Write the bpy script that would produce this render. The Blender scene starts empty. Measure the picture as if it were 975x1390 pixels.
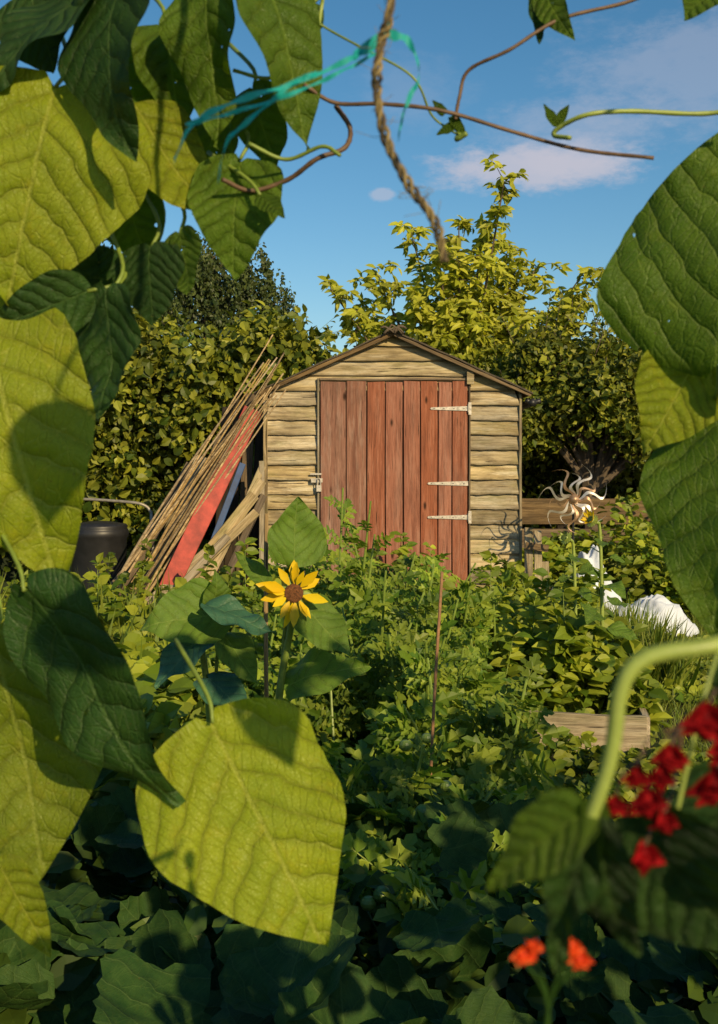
import bpy, math, random
import numpy as np
from mathutils import Vector, Matrix, noise as mn
random.seed(7); R=np.random.default_rng(11)
scene=bpy.context.scene
COL=scene.collection
# ------------------------------------------------------------------ helpers
def nrmz(a):
    a=np.asarray(a,float); return a/np.maximum(np.linalg.norm(a,axis=-1,keepdims=True),1e-9)
def empty(name,loc=(0,0,0)):
    o=bpy.data.objects.new(name,None); o.location=loc; o.empty_display_size=.1; COL.objects.link(o); return o
class Acc:
    def __init__(s): s.v=[];s.f=[];s.m=[];s.uv=[];s.n=0
    def add(s,v,f,mat=0,uv=None):
        v=np.asarray(v,float).reshape(-1,3)
        s.v.append(v); s.uv.append(np.zeros((len(v),2)) if uv is None else np.asarray(uv,float))
        n=s.n
        if isinstance(f,np.ndarray):
            s.f.extend((f+n).tolist())
        else: s.f.extend([[i+n for i in q] for q in f])
        s.m.extend([mat]*len(f)); s.n+=len(v)
    def build(s,name,mats,parent=None,smooth=False,loc=None):
        me=bpy.data.meshes.new(name)
        V=np.concatenate(s.v); UV=np.concatenate(s.uv)
        if loc is not None: V=V-np.array(loc)
        ln=np.array([len(q) for q in s.f]); flat=np.array([i for q in s.f for i in q],dtype=np.int32)
        me.vertices.add(len(V)); me.vertices.foreach_set('co',V.astype(np.float32).ravel())
        me.loops.add(len(flat)); me.loops.foreach_set('vertex_index',flat)
        me.polygons.add(len(ln)); st=np.concatenate([[0],np.cumsum(ln)[:-1]]).astype(np.int32)
        me.polygons.foreach_set('loop_start',st)
        me.update(calc_edges=True)
        me.polygons.foreach_set('material_index',np.array(s.m,dtype=np.int32))
        me.polygons.foreach_set('use_smooth',np.full(len(ln),smooth))
        ul=me.uv_layers.new(name='UVMap'); ul.data.foreach_set('uv',UV[flat].astype(np.float32).ravel())
        for m in (mats if isinstance(mats,(list,tuple)) else [mats]): me.materials.append(m)
        me.validate(); me.update()
        o=bpy.data.objects.new(name,me); COL.objects.link(o)
        if loc is not None: o.location=loc
        if parent: o.parent=parent
        return o
def smoothpts(P,n=8):
    P=[np.array(p,float) for p in P]
    if len(P)<3: return np.array(P)
    out=[]; Q=[2*P[0]-P[1]]+P+[2*P[-1]-P[-2]]
    for i in range(1,len(Q)-2):
        a,b,c,d=Q[i-1:i+3]
        for k in range(n):
            t=k/n
            out.append(.5*((2*b)+(-a+c)*t+(2*a-5*b+4*c-d)*t*t+(-a+3*b-3*c+d)*t**3))
    out.append(P[-1]); return np.array(out)
def tube(acc,P,r0,r1=None,mat=0,sides=8,smooth=0,wob=0):
    P=smoothpts(P,smooth) if smooth else np.array(P,float)
    if r1 is None: r1=r0
    n=len(P); T=nrmz(np.gradient(P,axis=0))
    ref=np.array([.13,.31,.94]) if abs(T[0][2])<.8 else np.array([.9,.2,.1])
    vs=[]
    for i in range(n):
        a=nrmz(np.cross(T[i],ref)); b=np.cross(T[i],a)
        r=r0+(r1-r0)*i/(n-1)
        if wob: r*=1+wob*math.sin(i*2.1+P[i][0]*90)
        for k in range(sides):
            an=2*math.pi*k/sides; vs.append(P[i]+r*(a*math.cos(an)+b*math.sin(an)))
    f=[[i*sides+k,i*sides+(k+1)%sides,(i+1)*sides+(k+1)%sides,(i+1)*sides+k] for i in range(n-1) for k in range(sides)]
    f.append(list(range(sides))[::-1]); f.append([(n-1)*sides+k for k in range(sides)])
    acc.add(vs,f,mat)
def inst(acc,tv,tf,pos,dr,nr,sc,mat=0,tuv=None):
    pos=np.asarray(pos,float); dr=nrmz(dr); x=nrmz(np.cross(dr,nr)); z=np.cross(x,dr)
    sc=np.broadcast_to(np.asarray(sc,float),(len(pos),))
    tv=np.asarray(tv,float); k=len(tv)
    V=pos[:,None,:]+sc[:,None,None]*(tv[None,:,0,None]*x[:,None,:]+tv[None,:,1,None]*dr[:,None,:]+tv[None,:,2,None]*z[:,None,:])
    N=len(pos)
    V=V.reshape(-1,3); uv=np.tile(np.asarray(tuv),(N,1)) if tuv is not None else np.zeros((N*k,2))
    s=acc; s.v.append(V); s.uv.append(uv)
    for q in tf:
        F=(np.array(q)[None,:]+(np.arange(N)*k)[:,None]+s.n); s.f.extend(F.tolist()); s.m.extend([mat]*N)
    s.n+=N*k
# ------------------------------------------------------------------ node helpers
class NT:
    def __init__(s,name):
        s.mat=bpy.data.materials.new(name); s.mat.use_nodes=True; s.t=s.mat.node_tree; s.b=s.t.nodes['Principled BSDF']; s.out=s.t.nodes['Material Output']
    def n(s,ty,**k):
        x=s.t.nodes.new(ty)
        for a,b in k.items(): setattr(x,a,b)
        return x
    def l(s,a,b): s.t.links.new(a,b)
    def setin(s,node,i,v):
        if hasattr(v,'is_linked') : s.l(v,node.inputs[i])
        else: node.inputs[i].default_value=v
    def co(s,which='Object'): return s.n('ShaderNodeTexCoord').outputs[which]
    def map(s,v,sc=(1,1,1),loc=(0,0,0),rot=(0,0,0)):
        m=s.n('ShaderNodeMapping'); s.l(v,m.inputs[0]); m.inputs['Scale'].default_value=sc; m.inputs['Location'].default_value=loc; m.inputs['Rotation'].default_value=rot; return m.outputs[0]
    def noise(s,v,sc=5,det=4,ro=.6,dist=0):
        m=s.n('ShaderNodeTexNoise'); s.l(v,m.inputs['Vector']); m.inputs['Scale'].default_value=sc; m.inputs['Detail'].default_value=det; m.inputs['Roughness'].default_value=ro; m.inputs['Distortion'].default_value=dist; return m.outputs['Fac']
    def math(s,op,a,b=0,c=None,clamp=False):
        m=s.n('ShaderNodeMath',operation=op); m.use_clamp=clamp; s.setin(m,0,a); s.setin(m,1,b)
        if c is not None: s.setin(m,2,c)
        return m.outputs[0]
    def vmath(s,op,a,b=(0,0,0)):
        m=s.n('ShaderNodeVectorMath',operation=op); s.setin(m,0,a); s.setin(m,1,b); return m
    def ramp(s,f,st):
        m=s.n('ShaderNodeValToRGB'); s.l(f,m.inputs[0]); e=m.color_ramp.elements
        while len(e)<len(st): e.new(.5)
        for i,(p,c) in enumerate(st):
            e[i].position=p; e[i].color=(*c,1) if len(c)==3 else c
        return m.outputs[0]
    def mix(s,f,a,b,bl='MIX'):
        m=s.n('ShaderNodeMix',data_type='RGBA',blend_type=bl)
        s.setin(m,0,f)
        for i,v in ((6,a),(7,b)):
            if isinstance(v,tuple) and len(v)==3: v=(*v,1)
            s.setin(m,i,v)
        return m.outputs[2]
    def bump(s,h,st=.4,d=.003):
        m=s.n('ShaderNodeBump'); s.l(h,m.inputs['Height']); m.inputs['Strength'].default_value=st; m.inputs['Distance'].default_value=d; s.l(m.outputs[0],s.b.inputs['Normal']); return m.outputs[0]
    def rnd(s): return s.n('ShaderNodeObjectInfo').outputs['Random']
    def island(s): return s.n('ShaderNodeNewGeometry').outputs['Random Per Island']
def g3(v): return (v,v,v)
def wood(name,cols,stain=(.06,.045,.03),green=None,knots=False,var=.35,gr=1.0,stam=.75,edge=0,pale=None,satlo=.7):
    N=NT(name); r=N.rnd(); off=N.math('MULTIPLY',r,37.0)
    cmb=N.n('ShaderNodeCombineXYZ'); [N.l(off,cmb.inputs[i]) for i in range(3)]
    oc=N.co(); v=N.vmath('ADD',oc,cmb.outputs[0]).outputs[0]
    g=N.noise(N.map(v,(2.2*gr,45*gr,45*gr)),1,7,.65,.4)
    fine=N.noise(N.map(v,(9,260,260)),1,3,.6)
    big=N.noise(N.map(v,(1.6,5,5)),1.6,5,.6,.6)
    c=N.ramp(g,[(.28,cols[0]),(.5,cols[1]),(.72,cols[2])])
    if green:
        gm=N.ramp(N.noise(N.map(v,(2.4,9,9),(3,1,2)),1.3,5,.65),[(.48,g3(0)),(.70,g3(.9))])
        c=N.mix(gm,c,green)
    if pale:
        pm=N.ramp(N.noise(N.map(v,(1.7,14,14),(7,5,2)),1.5,6,.7),[(.50,g3(0)),(.66,g3(.75))]); c=N.mix(pm,c,pale)
    sm=N.ramp(big,[(.48,g3(0)),(.72,g3(stam))]); c=N.mix(sm,c,stain)
    cr=N.ramp(fine,[(.3,g3(.55)),(.5,g3(1))]); c=N.mix(1.0,c,cr,'MULTIPLY')
    ck=N.noise(N.map(v,(3.5,95,95),(9,4,2)),1,2,.5); c=N.mix(N.ramp(ck,[(.27,g3(1)),(.32,g3(0))]),c,(.02,.014,.008))
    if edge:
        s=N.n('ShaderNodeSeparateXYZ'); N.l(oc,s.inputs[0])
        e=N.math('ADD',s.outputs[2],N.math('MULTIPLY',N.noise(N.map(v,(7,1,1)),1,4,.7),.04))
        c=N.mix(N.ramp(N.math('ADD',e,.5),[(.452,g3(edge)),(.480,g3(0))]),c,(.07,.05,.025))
    if knots:
        vo=N.n('ShaderNodeTexVoronoi'); N.l(N.map(v,(3.2,9,0)),vo.inputs['Vector']); vo.inputs['Scale'].default_value=1.0
        km=N.ramp(vo.outputs['Distance'],[(.06,g3(1)),(.13,g3(0))]); c=N.mix(km,c,(.045,.02,.012))
    w=N.n('ShaderNodeMapRange'); N.l(N.math('FRACT',N.math('MULTIPLY',r,7.31)),w.inputs[0]); w.inputs[3].default_value=1-var; w.inputs[4].default_value=1+var*.55
    hs=N.n('ShaderNodeHueSaturation'); N.l(c,hs.inputs['Color']); N.l(w.outputs[0],hs.inputs['Value'])
    w2=N.n('ShaderNodeMapRange'); N.l(N.math('FRACT',N.math('MULTIPLY',r,13.7)),w2.inputs[0]); w2.inputs[3].default_value=satlo; w2.inputs[4].default_value=1.1; N.l(w2.outputs[0],hs.inputs['Saturation'])
    N.l(hs.outputs[0],N.b.inputs['Base Color']); N.b.inputs['Roughness'].default_value=.85; N.b.inputs['Specular IOR Level'].default_value=.2
    h=N.math('ADD',g,N.math('MULTIPLY',fine,.5)); N.bump(h,.8,.005)
    return N.mat
def plain(name,c,rough=.6,metal=0,var=.25,sc=20,bump=.2):
    N=NT(name); n=N.noise(N.co(),sc,5,.65)
    d=tuple(x*(1-var) for x in c); e=tuple(min(1,x*(1+var)) for x in c)
    N.l(N.ramp(n,[(.3,d),(.7,e)]),N.b.inputs['Base Color']); N.b.inputs['Roughness'].default_value=rough; N.b.inputs['Metallic'].default_value=metal
    N.bump(n,bump,.003); return N.mat
def leafmat(name,ca,cb,trans=.3,rough=.5,tcol=None,spec=.35,nlo=.5):
    N=NT(name); i=N.island(); n=N.noise(N.co(),1.9,3,.6)
    c=N.ramp(i,[(0,ca),(.55,tuple((a+b)/2 for a,b in zip(ca,cb))),(1,cb)])
    c=N.mix(1.0,c,N.ramp(n,[(.3,g3(nlo)),(.7,g3(1.2))]),'MULTIPLY')
    N.l(c,N.b.inputs['Base Color']); N.b.inputs['Roughness'].default_value=rough; N.b.inputs['Specular IOR Level'].default_value=spec
    t=N.n('ShaderNodeBsdfTranslucent'); N.l(N.mix(1.0,c,tcol or (1.5,1.5,.5),'MULTIPLY'),t.inputs[0])
    m=N.n('ShaderNodeMixShader'); m.inputs[0].default_value=trans; N.l(N.b.outputs[0],m.inputs[1]); N.l(t.outputs[0],m.inputs[2]); N.l(m.outputs[0],N.out.inputs[0])
    return N.mat
def veinleaf(name,c1,c2,cv,trans=.35,k=7.0,slope=.75,rough=.5,spec=.28,holes=.0):
    """broad leaf with midrib, laterals and fine net, uses the leaf's own UVs"""
    N=NT(name); uv=N.co('UV'); s=N.n('ShaderNodeSeparateXYZ'); N.l(uv,s.inputs[0]); i=N.island()
    x=N.math('ABSOLUTE',N.math('SUBTRACT',s.outputs[0],.5)); y=s.outputs[1]
    wob=N.math('MULTIPLY',N.math('SUBTRACT',N.noise(uv,5,2),.5),.14)
    cu=N.math('MULTIPLY',N.math('MULTIPLY',x,x),.7)
    side=N.math('MULTIPLY',N.math('GREATER_THAN',s.outputs[0],.5),.045)
    ph=N.math('MULTIPLY',N.math('ADD',N.math('ADD',N.math('SUBTRACT',N.math('SUBTRACT',y,N.math('MULTIPLY',x,slope)),cu),wob),side),k)
    d=N.math('ABSOLUTE',N.math('SUBTRACT',N.math('FRACT',ph),.5))
    lat=N.ramp(d,[(0.0,g3(1)),(.028,g3(.35)),(.07,g3(0))])
    quilt=N.math('SINE',N.math('MULTIPLY',d,3.14))
    mid=N.ramp(x,[(0.0,g3(1)),(.006,g3(.9)),(.012,g3(0))])
    v=N.math('MAXIMUM',lat,mid)
    # tertiary veins running across between the laterals
    cp=N.n('ShaderNodeCombineXYZ'); N.l(N.math('MULTIPLY',ph,1.2),cp.inputs[0]); N.l(N.math('MULTIPLY',N.math('ADD',x,N.math('MULTIPLY',y,.5)),26),cp.inputs[1])
    vo=N.n('ShaderNodeTexVoronoi',feature='DISTANCE_TO_EDGE'); N.l(cp.outputs[0],vo.inputs['Vector']); vo.inputs['Scale'].default_value=1.0
    net=N.ramp(vo.outputs['Distance'],[(.0,g3(1)),(.07,g3(0))])
    vo2=N.n('ShaderNodeTexVoronoi',feature='DISTANCE_TO_EDGE'); N.l(uv,vo2.inputs['Vector']); vo2.inputs['Scale'].default_value=70
    net2=N.ramp(vo2.outputs['Distance'],[(.0,g3(1)),(.14,g3(0))])
    n=N.noise(N.co(),30,5,.65); c=N.ramp(n,[(.3,c1),(.72,c2)])
    c=N.mix(1.0,c,N.ramp(i,[(0,g3(.85)),(1,g3(1.12))]),'MULTIPLY')
    c=N.mix(1.0,c,N.ramp(d,[(0.0,g3(.80)),(.25,g3(1.03))]),'MULTIPLY')
    blot=N.ramp(N.noise(uv,7,5,.7),[(.54,g3(0)),(.76,g3(.6))]); c=N.mix(blot,c,tuple(a*b for a,b in zip(c2,(1.4,1.05,.8))))
    spot=N.ramp(N.noise(uv,60,2,.5),[(.71,g3(0)),(.75,g3(.8))]); c=N.mix(spot,c,(.10,.07,.02))
    c=N.mix(N.math('MULTIPLY',v,.55),c,cv); c=N.mix(N.math('MULTIPLY',net,.22),c,cv); c=N.mix(N.math('MULTIPLY',net2,.18),c,tuple(a*.5 for a in c1))
    N.l(c,N.b.inputs['Base Color']); N.b.inputs['Roughness'].default_value=rough; N.b.inputs['Specular IOR Level'].default_value=spec
    h=N.math('ADD',N.math('MULTIPLY',quilt,1.0),N.math('MULTIPLY',v,-.4)); h=N.math('ADD',h,N.math('MULTIPLY',net,-.28)); h=N.math('ADD',h,N.math('MULTIPLY',net2,-.12))
    h=N.math('ADD',h,N.math('MULTIPLY',N.noise(uv,14,3),.6))
    nb=N.bump(h,.85,.0017)
    t=N.n('ShaderNodeBsdfTranslucent'); N.l(N.mix(1.0,c,(1.45,1.5,.3),'MULTIPLY'),t.inputs[0]); N.l(nb,t.inputs['Normal'])
    m=N.n('ShaderNodeMixShader'); m.inputs[0].default_value=trans; N.l(N.b.outputs[0],m.inputs[1]); N.l(t.outputs[0],m.inputs[2]); out=m.outputs[0]
    if holes:
        cb=N.n('ShaderNodeCombineXYZ'); [N.l(N.math('MULTIPLY',i,q),cb.inputs[j]) for j,q in enumerate((31.,17.,9.))]
        hv=N.vmath('ADD',uv,cb.outputs[0]).outputs[0]
        hn=N.noise(hv,13,1,.4); hm=N.ramp(hn,[(holes,g3(0)),(holes+.004,g3(1))])
        tr=N.n('ShaderNodeBsdfTransparent'); m2=N.n('ShaderNodeMixShader'); N.l(hm,m2.inputs[0]); N.l(out,m2.inputs[1]); N.l(tr.outputs[0],m2.inputs[2]); out=m2.outputs[0]
    N.l(out,N.out.inputs[0])
    return N.mat
# ------------------------------------------------------------------ materials
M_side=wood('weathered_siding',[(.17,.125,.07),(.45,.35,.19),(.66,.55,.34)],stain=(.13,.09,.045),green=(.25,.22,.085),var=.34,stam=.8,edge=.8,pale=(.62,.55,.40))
M_door=wood('red_stained_boards',[(.17,.062,.038),(.31,.118,.070),(.42,.185,.12)],stain=(.18,.08,.055),knots=True,var=.08,stam=.6,pale=(.38,.19,.13),satlo=.9)
M_doorg=wood('faded_stained_boards',[(.14,.06,.043),(.27,.13,.09),(.37,.22,.16)],stain=(.12,.065,.045),knots=True,var=.10,pale=(.36,.24,.19),satlo=.9)
M_grey=wood('grey_old_timber',[(.17,.125,.07),(.40,.31,.18),(.58,.49,.33)],green=(.22,.2,.09),knots=True,var=.3)
M_cane=wood('dry_cane',[(.16,.10,.045),(.38,.26,.12),(.56,.42,.21)],var=.4,stam=.4)
M_trim=wood('old_trim',[(.07,.045,.025),(.17,.115,.06),(.30,.21,.11)],var=.25)
M_dark=wood('dark_boards',[(.02,.016,.012),(.04,.03,.02),(.07,.05,.035)],var=.3)
M_red=plain('worn_red_paint',(.36,.045,.030),.6,0,.45,11)
M_blue=plain('worn_blue_paint',(.010,.05,.17),.55,0,.4,14)
M_felt=plain('roofing_felt',(.075,.06,.042),.95,0,.4,40,.6)
M_galv=plain('galvanised_metal',(.50,.46,.40),.5,.3,.4,60)
M_steel=plain('spinner_steel',(.60,.56,.50),.4,.6,.2,30)
M_rust=plain('spinner_copper',(.40,.26,.16),.45,.6,.3,40)
M_black=plain('black_plastic',(.018,.018,.02),.45,0,.3,15)
M_cloth=plain('white_fabric',(.60,.65,.74),.8,0,.08,8)
M_stem=plain('green_stem',(.17,.24,.035),.5,0,.3,60)
M_stemd=plain('brown_vine',(.11,.065,.035),.6,0,.4,120)
M_stempale=plain('pale_stem',(.24,.31,.06),.45,0,.2,60)
M_bark=plain('bark',(.10,.075,.05),.9,0,.4,14,.8)
M_core=plain('hedge_core_shade',(.010,.018,.004),.95,0,.5,6)  # near-black core sheet, stands in for the shade inside the hedges
B_bright=veinleaf('bean_leaf_light',(.20,.265,.010),(.29,.34,.015),(.42,.45,.07),.36,holes=.80)  # bean leaf tones mix green variety with lit and shaded levels
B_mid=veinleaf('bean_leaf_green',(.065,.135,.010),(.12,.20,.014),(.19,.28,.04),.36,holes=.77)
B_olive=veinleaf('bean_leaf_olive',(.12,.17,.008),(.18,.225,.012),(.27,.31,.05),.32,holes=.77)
B_dark=veinleaf('bean_leaf_deep_shaded',(.018,.060,.010),(.040,.095,.014),(.08,.15,.03),.2,holes=.78)
M_sfl=veinleaf('sunflower_leaf',(.09,.17,.02),(.15,.25,.03),(.24,.34,.07),.3,k=6)
M_sfb=veinleaf('sunflower_leaf_blue',(.035,.11,.06),(.06,.16,.09),(.12,.23,.11),.12,k=6,rough=.38)
M_squash=veinleaf('squash_leaf',(.018,.055,.010),(.045,.095,.018),(.085,.15,.035),.15,k=4,rough=.65,spec=.2)
L_tom=leafmat('tomato_foliage',(.08,.17,.012),(.34,.42,.045),.34,nlo=.5)
L_weed=leafmat('weed_foliage',(.10,.18,.012),(.38,.42,.035),.3,nlo=.45)
L_hedge=leafmat('hedge_foliage',(.04,.08,.007),(.33,.34,.03),.22)
L_apple=leafmat('apple_foliage',(.055,.095,.008),(.29,.30,.03),.22)
L_cherry=leafmat('cherry_foliage',(.28,.32,.025),(.48,.48,.05),.34,nlo=.7)
L_birch=leafmat('birch_foliage',(.03,.055,.014),(.10,.13,.03),.2)
L_grass=leafmat('grass_blades',(.09,.16,.015),(.32,.36,.06),.3)
L_pet=leafmat('yellow_petals',(.86,.56,.005),(.95,.72,.015),.38,tcol=(1,1,.4),nlo=.85)
# ------------------------------------------------------------------ leaf templates
T4f=([(0,0,0),(-.34,.42,.12),(0,1,-.1),(.34,.42,.12)],[(0,2,1),(0,3,2)])
T8=([(0,0,0),(-.25,.2,.08),(-.34,.45,.1),(-.2,.75,.04),(0,1,-.12),(.2,.75,.04),(.34,.45,.1),(.25,.2,.08),(0,.45,.0)],
    [(0,8,2,1),(8,4,3,2),(0,7,6,8),(8,6,5,4)])
def tomato_template():
    V=[];F=[]
    def lf(px,py,ang,L,W):
        c,s=math.cos(ang),math.sin(ang); b=len(V)
        pts=[(0,0,0),(-W*.8,.22*L,.03),(-W,.42*L,.05),(-W*.45,.5*L,.02),(-W*.6,.75*L,0),(0,L,-.09*L),(W*.6,.75*L,0),(W*.45,.5*L,.02),(W,.42*L,.05),(W*.8,.22*L,.03),(0,.45*L,-.02)]
        for x,y,z in pts: V.append((px+x*c+y*s, py-x*s+y*c, z-.12*(py+y*c)**2))
        for q in [(0,10,2,1),(10,4,3,2),(10,5,4),(0,9,8,10),(10,8,7,6),(10,6,5)]: F.append(tuple(i+b for i in q))
    lf(0,.62,0,.42,.15)
    for y,L in ((.55,.34),(.34,.32),(.16,.2)):
        lf(0,y,1.15,L,.11); lf(0,y,-1.15,L,.11)
    b=len(V); V.extend([(-.012,0,0),(.012,0,0),(.006,.65,-.05),(-.006,.65,-.05)]); F.append((b,b+1,b+2,b+3))
    return V,F
TT=tomato_template()
WU=[0,.012,.04,.1,.2,.32,.45,.58,.7,.8,.88,.94,.98,1.0]
WW=[.10,.38,.62,.86,.985,1,.94,.80,.61,.42,.26,.13,.05,0]
def beanleaf(ratio,cup=.12,droop=.15,asym=0,wave=.02,seed=0,nu=36,nv=12,notch=.05):
    rg=random.Random(seed); p1,p2,p3=[rg.uniform(0,6.28) for _ in range(3)]
    V=[];U=[]
    for i in range(nu+1):
        u=i/nu; u=.5-.5*math.cos(math.pi*u) if u<.5 else u
        u=min(1,u); w=np.interp(u,WU,WW)*ratio*.5
        for j in range(-nv,nv+1):
            t=j/nv; a=1+asym*(1 if t>0 else -1); x=t*w*a*(1+.025*math.sin(17*u+p1+(2 if t>0 else 0))+.02*mn.noise(Vector((u*22,seed,t))))
            x+=.02*ratio*math.sin(u*3.1+p2)*u
            y=u-notch*(1-u)**8*abs(t)**1.2
            curl=droop*(u**2)+.05*math.sin(u*5+p2)
            z=cup*abs(x)*.9+cup*.8*x*x/ratio-curl + 1.3*wave*abs(t)**2*math.sin(u*13+p3+(2.4 if t>0 else 0)) + .4*wave*math.sin(9*x/ratio+u*8+p1)+.8*wave*mn.noise(Vector((x*5,u*5,seed*.7)))
            V.append((x,y,z)); U.append((x+.5,u))
    k=2*nv+1; F=[(i*k+j,i*k+j+1,(i+1)*k+j+1,(i+1)*k+j) for i in range(nu) for j in range(2*nv)]
    return V,F,U
# ------------------------------------------------------------------ ground
acc=Acc(); n=60
xs=np.concatenate([[-200,-90,-40,-20],np.linspace(-9,9,80),[20,40,90,200]]); ys=np.concatenate([[-200,-90,-40,-15],np.linspace(-5,16,90),[22,40,90,250]])
V=[]
for y in ys:
    for x in xs:
        z=0.0
        if abs(x)<9 and -5<y<16: z=.035*mn.noise(Vector((x*1.3,y*1.3,0)))
        V.append((x,y,z-.02))
k=len(xs); acc.add(V,np.array([(i*k+j,i*k+j+1,(i+1)*k+j+1,(i+1)*k+j) for i in range(len(ys)-1) for j in range(k-1)]))
N=NT('garden_soil_and_grass'); a=N.noise(N.co(),1.1,6,.65); b=N.noise(N.co(),22,6,.7)
c=N.ramp(a,[(.38,(.040,.026,.015)),(.5,(.045,.05,.014)),(.64,(.06,.09,.015))]); c=N.mix(1.0,c,N.ramp(b,[(.3,g3(.5)),(.7,g3(1.3))]),'MULTIPLY')
N.l(c,N.b.inputs['Base Color']); N.b.inputs['Roughness'].default_value=.95; N.bump(b,.8,.03)
acc.build('ground',N.mat,smooth=True)
# ------------------------------------------------------------------ beams
def beam(name,p0,p1,w,t,mat,parent=None,nr=(0,-1,0),seg=8,warp=.003,ch=.0025,endj=.01):
    p0=np.array(p0,float);p1=np.array(p1,float); L=np.linalg.norm(p1-p0); X=(p1-p0)/L; Z=np.array(nr,float); Z=nrmz(Z-X*np.dot(Z,X)); Y=np.cross(Z,X)
    sd=random.uniform(0,99); V=[]
    hw,ht=w/2,t/2; ch=min(ch,ht*.45)
    sec=[(-hw+ch,-ht),(hw-ch,-ht),(hw,-ht+ch),(hw,ht-ch),(hw-ch,ht),(-hw+ch,ht),(-hw,ht-ch),(-hw,-ht+ch)]
    for i in range(seg+1):
        u=i/seg
        dy=warp*2*mn.noise(Vector((sd,u*2,0))); dz=warp*2*mn.noise(Vector((sd,u*2,7))); ww=1+.02*mn.noise(Vector((sd,u*5,3)))
        for q,(a,b) in enumerate(sec):
            x=L*(u-.5)
            if i in(0,seg): x+=endj*mn.noise(Vector((sd+q*.4,i,5)))
            V.append((x,a*ww+dy,b+dz))
    F=[[i*8+k,i*8+(k+1)%8,(i+1)*8+(k+1)%8,(i+1)*8+k] for i in range(seg) for k in range(8)]+[list(range(8))[::-1],[seg*8+k for k in range(8)]]
    me=bpy.data.meshes.new(name); me.from_pydata(V,[],F); me.materials.append(mat); me.update()
    o=bpy.data.objects.new(name,me); COL.objects.link(o)
    m=Matrix(((X[0],Y[0],Z[0],0),(X[1],Y[1],Z[1],0),(X[2],Y[2],Z[2],0),(0,0,0,1))); m.translation=Vector((p0+p1)/2); o.matrix_world=m
    if parent:
        o.parent=parent; o.matrix_parent_inverse=parent.matrix_world.inverted()
    return o
# ------------------------------------------------------------------ shed
shed=empty('wooden_shed'); CX=.246; HW=.915; SL=.45
def clap(name,zb,zt,xlb,xrb,xlt,xrt,y,i):
    seg=12; V=[]; sd=random.uniform(0,99); cx=(xlb+xrb)/2; cz=(zb+zt)/2; tl=random.uniform(-.006,.006); po=random.uniform(0,.008)
    for k in range(seg+1):
        u=k/seg; d=.007*mn.noise(Vector((sd,u*3,0)))+tl*(u-.5); e=.010*mn.noise(Vector((sd,u*2.2,9)))-po; e2=.005*mn.noise(Vector((sd,u*9,4)))
        xb=xlb+(xrb-xlb)*u-cx; xt=xlt+(xrt-xlt)*u-cx
        V+= [(xb,-.030+e,zb+d+e2-cz),(xb,-.028+e,zb+d+.003-cz),(xt,-.007,zt-cz),(xt,.003,zt-cz),(xb,.003+.001*(i%3),zb+d-cz)]
    F=[[k*5+j,k*5+(j+1)%5,(k+1)*5+(j+1)%5,(k+1)*5+j] for k in range(seg) for j in range(5)]+[[0,1,2,3,4],[seg*5+j for j in (4,3,2,1,0)]]
    me=bpy.data.meshes.new(name); me.from_pydata(V,[],F); me.materials.append(M_side); me.update()
    o=bpy.data.objects.new(name,me); COL.objects.link(o); o.location=(cx,y,cz); o.parent=shed; return o
p=.107; i=0; z=.03
while z<2.09:
    zb=z-.014; zt=min(z+p,2.12)
    hb=min(HW,(2.135-max(zb,1.6))/SL); ht=min(HW,(2.135-zt)/SL); ht=max(ht,.01); hb=max(hb,.03)
    if zb<1.6: hb=ht=HW
    if zt<=1.83:
        clap('siding_left',zb,zt,CX-hb,-.30,CX-ht,-.30,8.0,i); clap('siding_right',zb,zt,.80,CX+hb,.80,CX+ht,8.0,i)
    else: clap('siding_gable',zb,zt,CX-hb,CX+hb,CX-ht,CX+ht,8.0,i)
    z+=p;i+=1
for s in(-1,1):
    for j in range(16):
        x=CX+s*(HW+.003); beam('side_board',(x,8.01,.06+j*p),(x,9.9,.06+j*p),.108,.014,M_side,shed,nr=(s,0,.12),seg=4)
for j in range(20):
    zz=.06+j*p; h=min(HW,(2.11-zz)/SL); beam('rear_board',(CX-h,9.91,zz),(CX+h,9.91,zz),.108,.014,M_side,shed,nr=(0,1,.12),seg=4)
beam('corner_post_left',(CX-HW-.004,7.975,0),(CX-HW-.004,7.975,1.70),.03,.05,M_grey,shed)
beam('corner_post_right',(CX+HW+.004,7.985,0),(CX+HW+.004,7.985,1.70),.018,.05,M_grey,shed)
beam('door_jamb_left',(-.293,7.975,0),(-.293,7.975,1.815),.014,.05,M_grey,shed)
beam('door_jamb_right',(.797,7.975,0),(.797,7.975,1.80),.012,.05,M_trim,shed)
beam('door_lintel',(-.285,7.972,1.806),(.789,7.972,1.806),.016,.05,M_trim,shed)
beam('door_sill',(-.285,7.96,.02),(.789,7.96,.02),.04,.08,M_trim,shed,seg=4)
ex=[-.281,-.093,.056,.189,.317,.44,.568,.669,.784]
for j in range(8):
    x0,x1=ex[j],ex[j+1]; beam('door_board',((x0+x1)/2,7.963+random.uniform(-.004,.004),.045+random.uniform(-.012,.012)),((x0+x1)/2,7.963,1.792+random.uniform(-.006,.002)),x1-x0-.008,.02,M_doorg if j<2 else M_door,shed,warp=.002,seg=6)
beam('door_backing',(.25,8.0,.05),(.25,8.0,1.79),1.04,.01,M_dark,shed,seg=1,warp=0)
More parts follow.
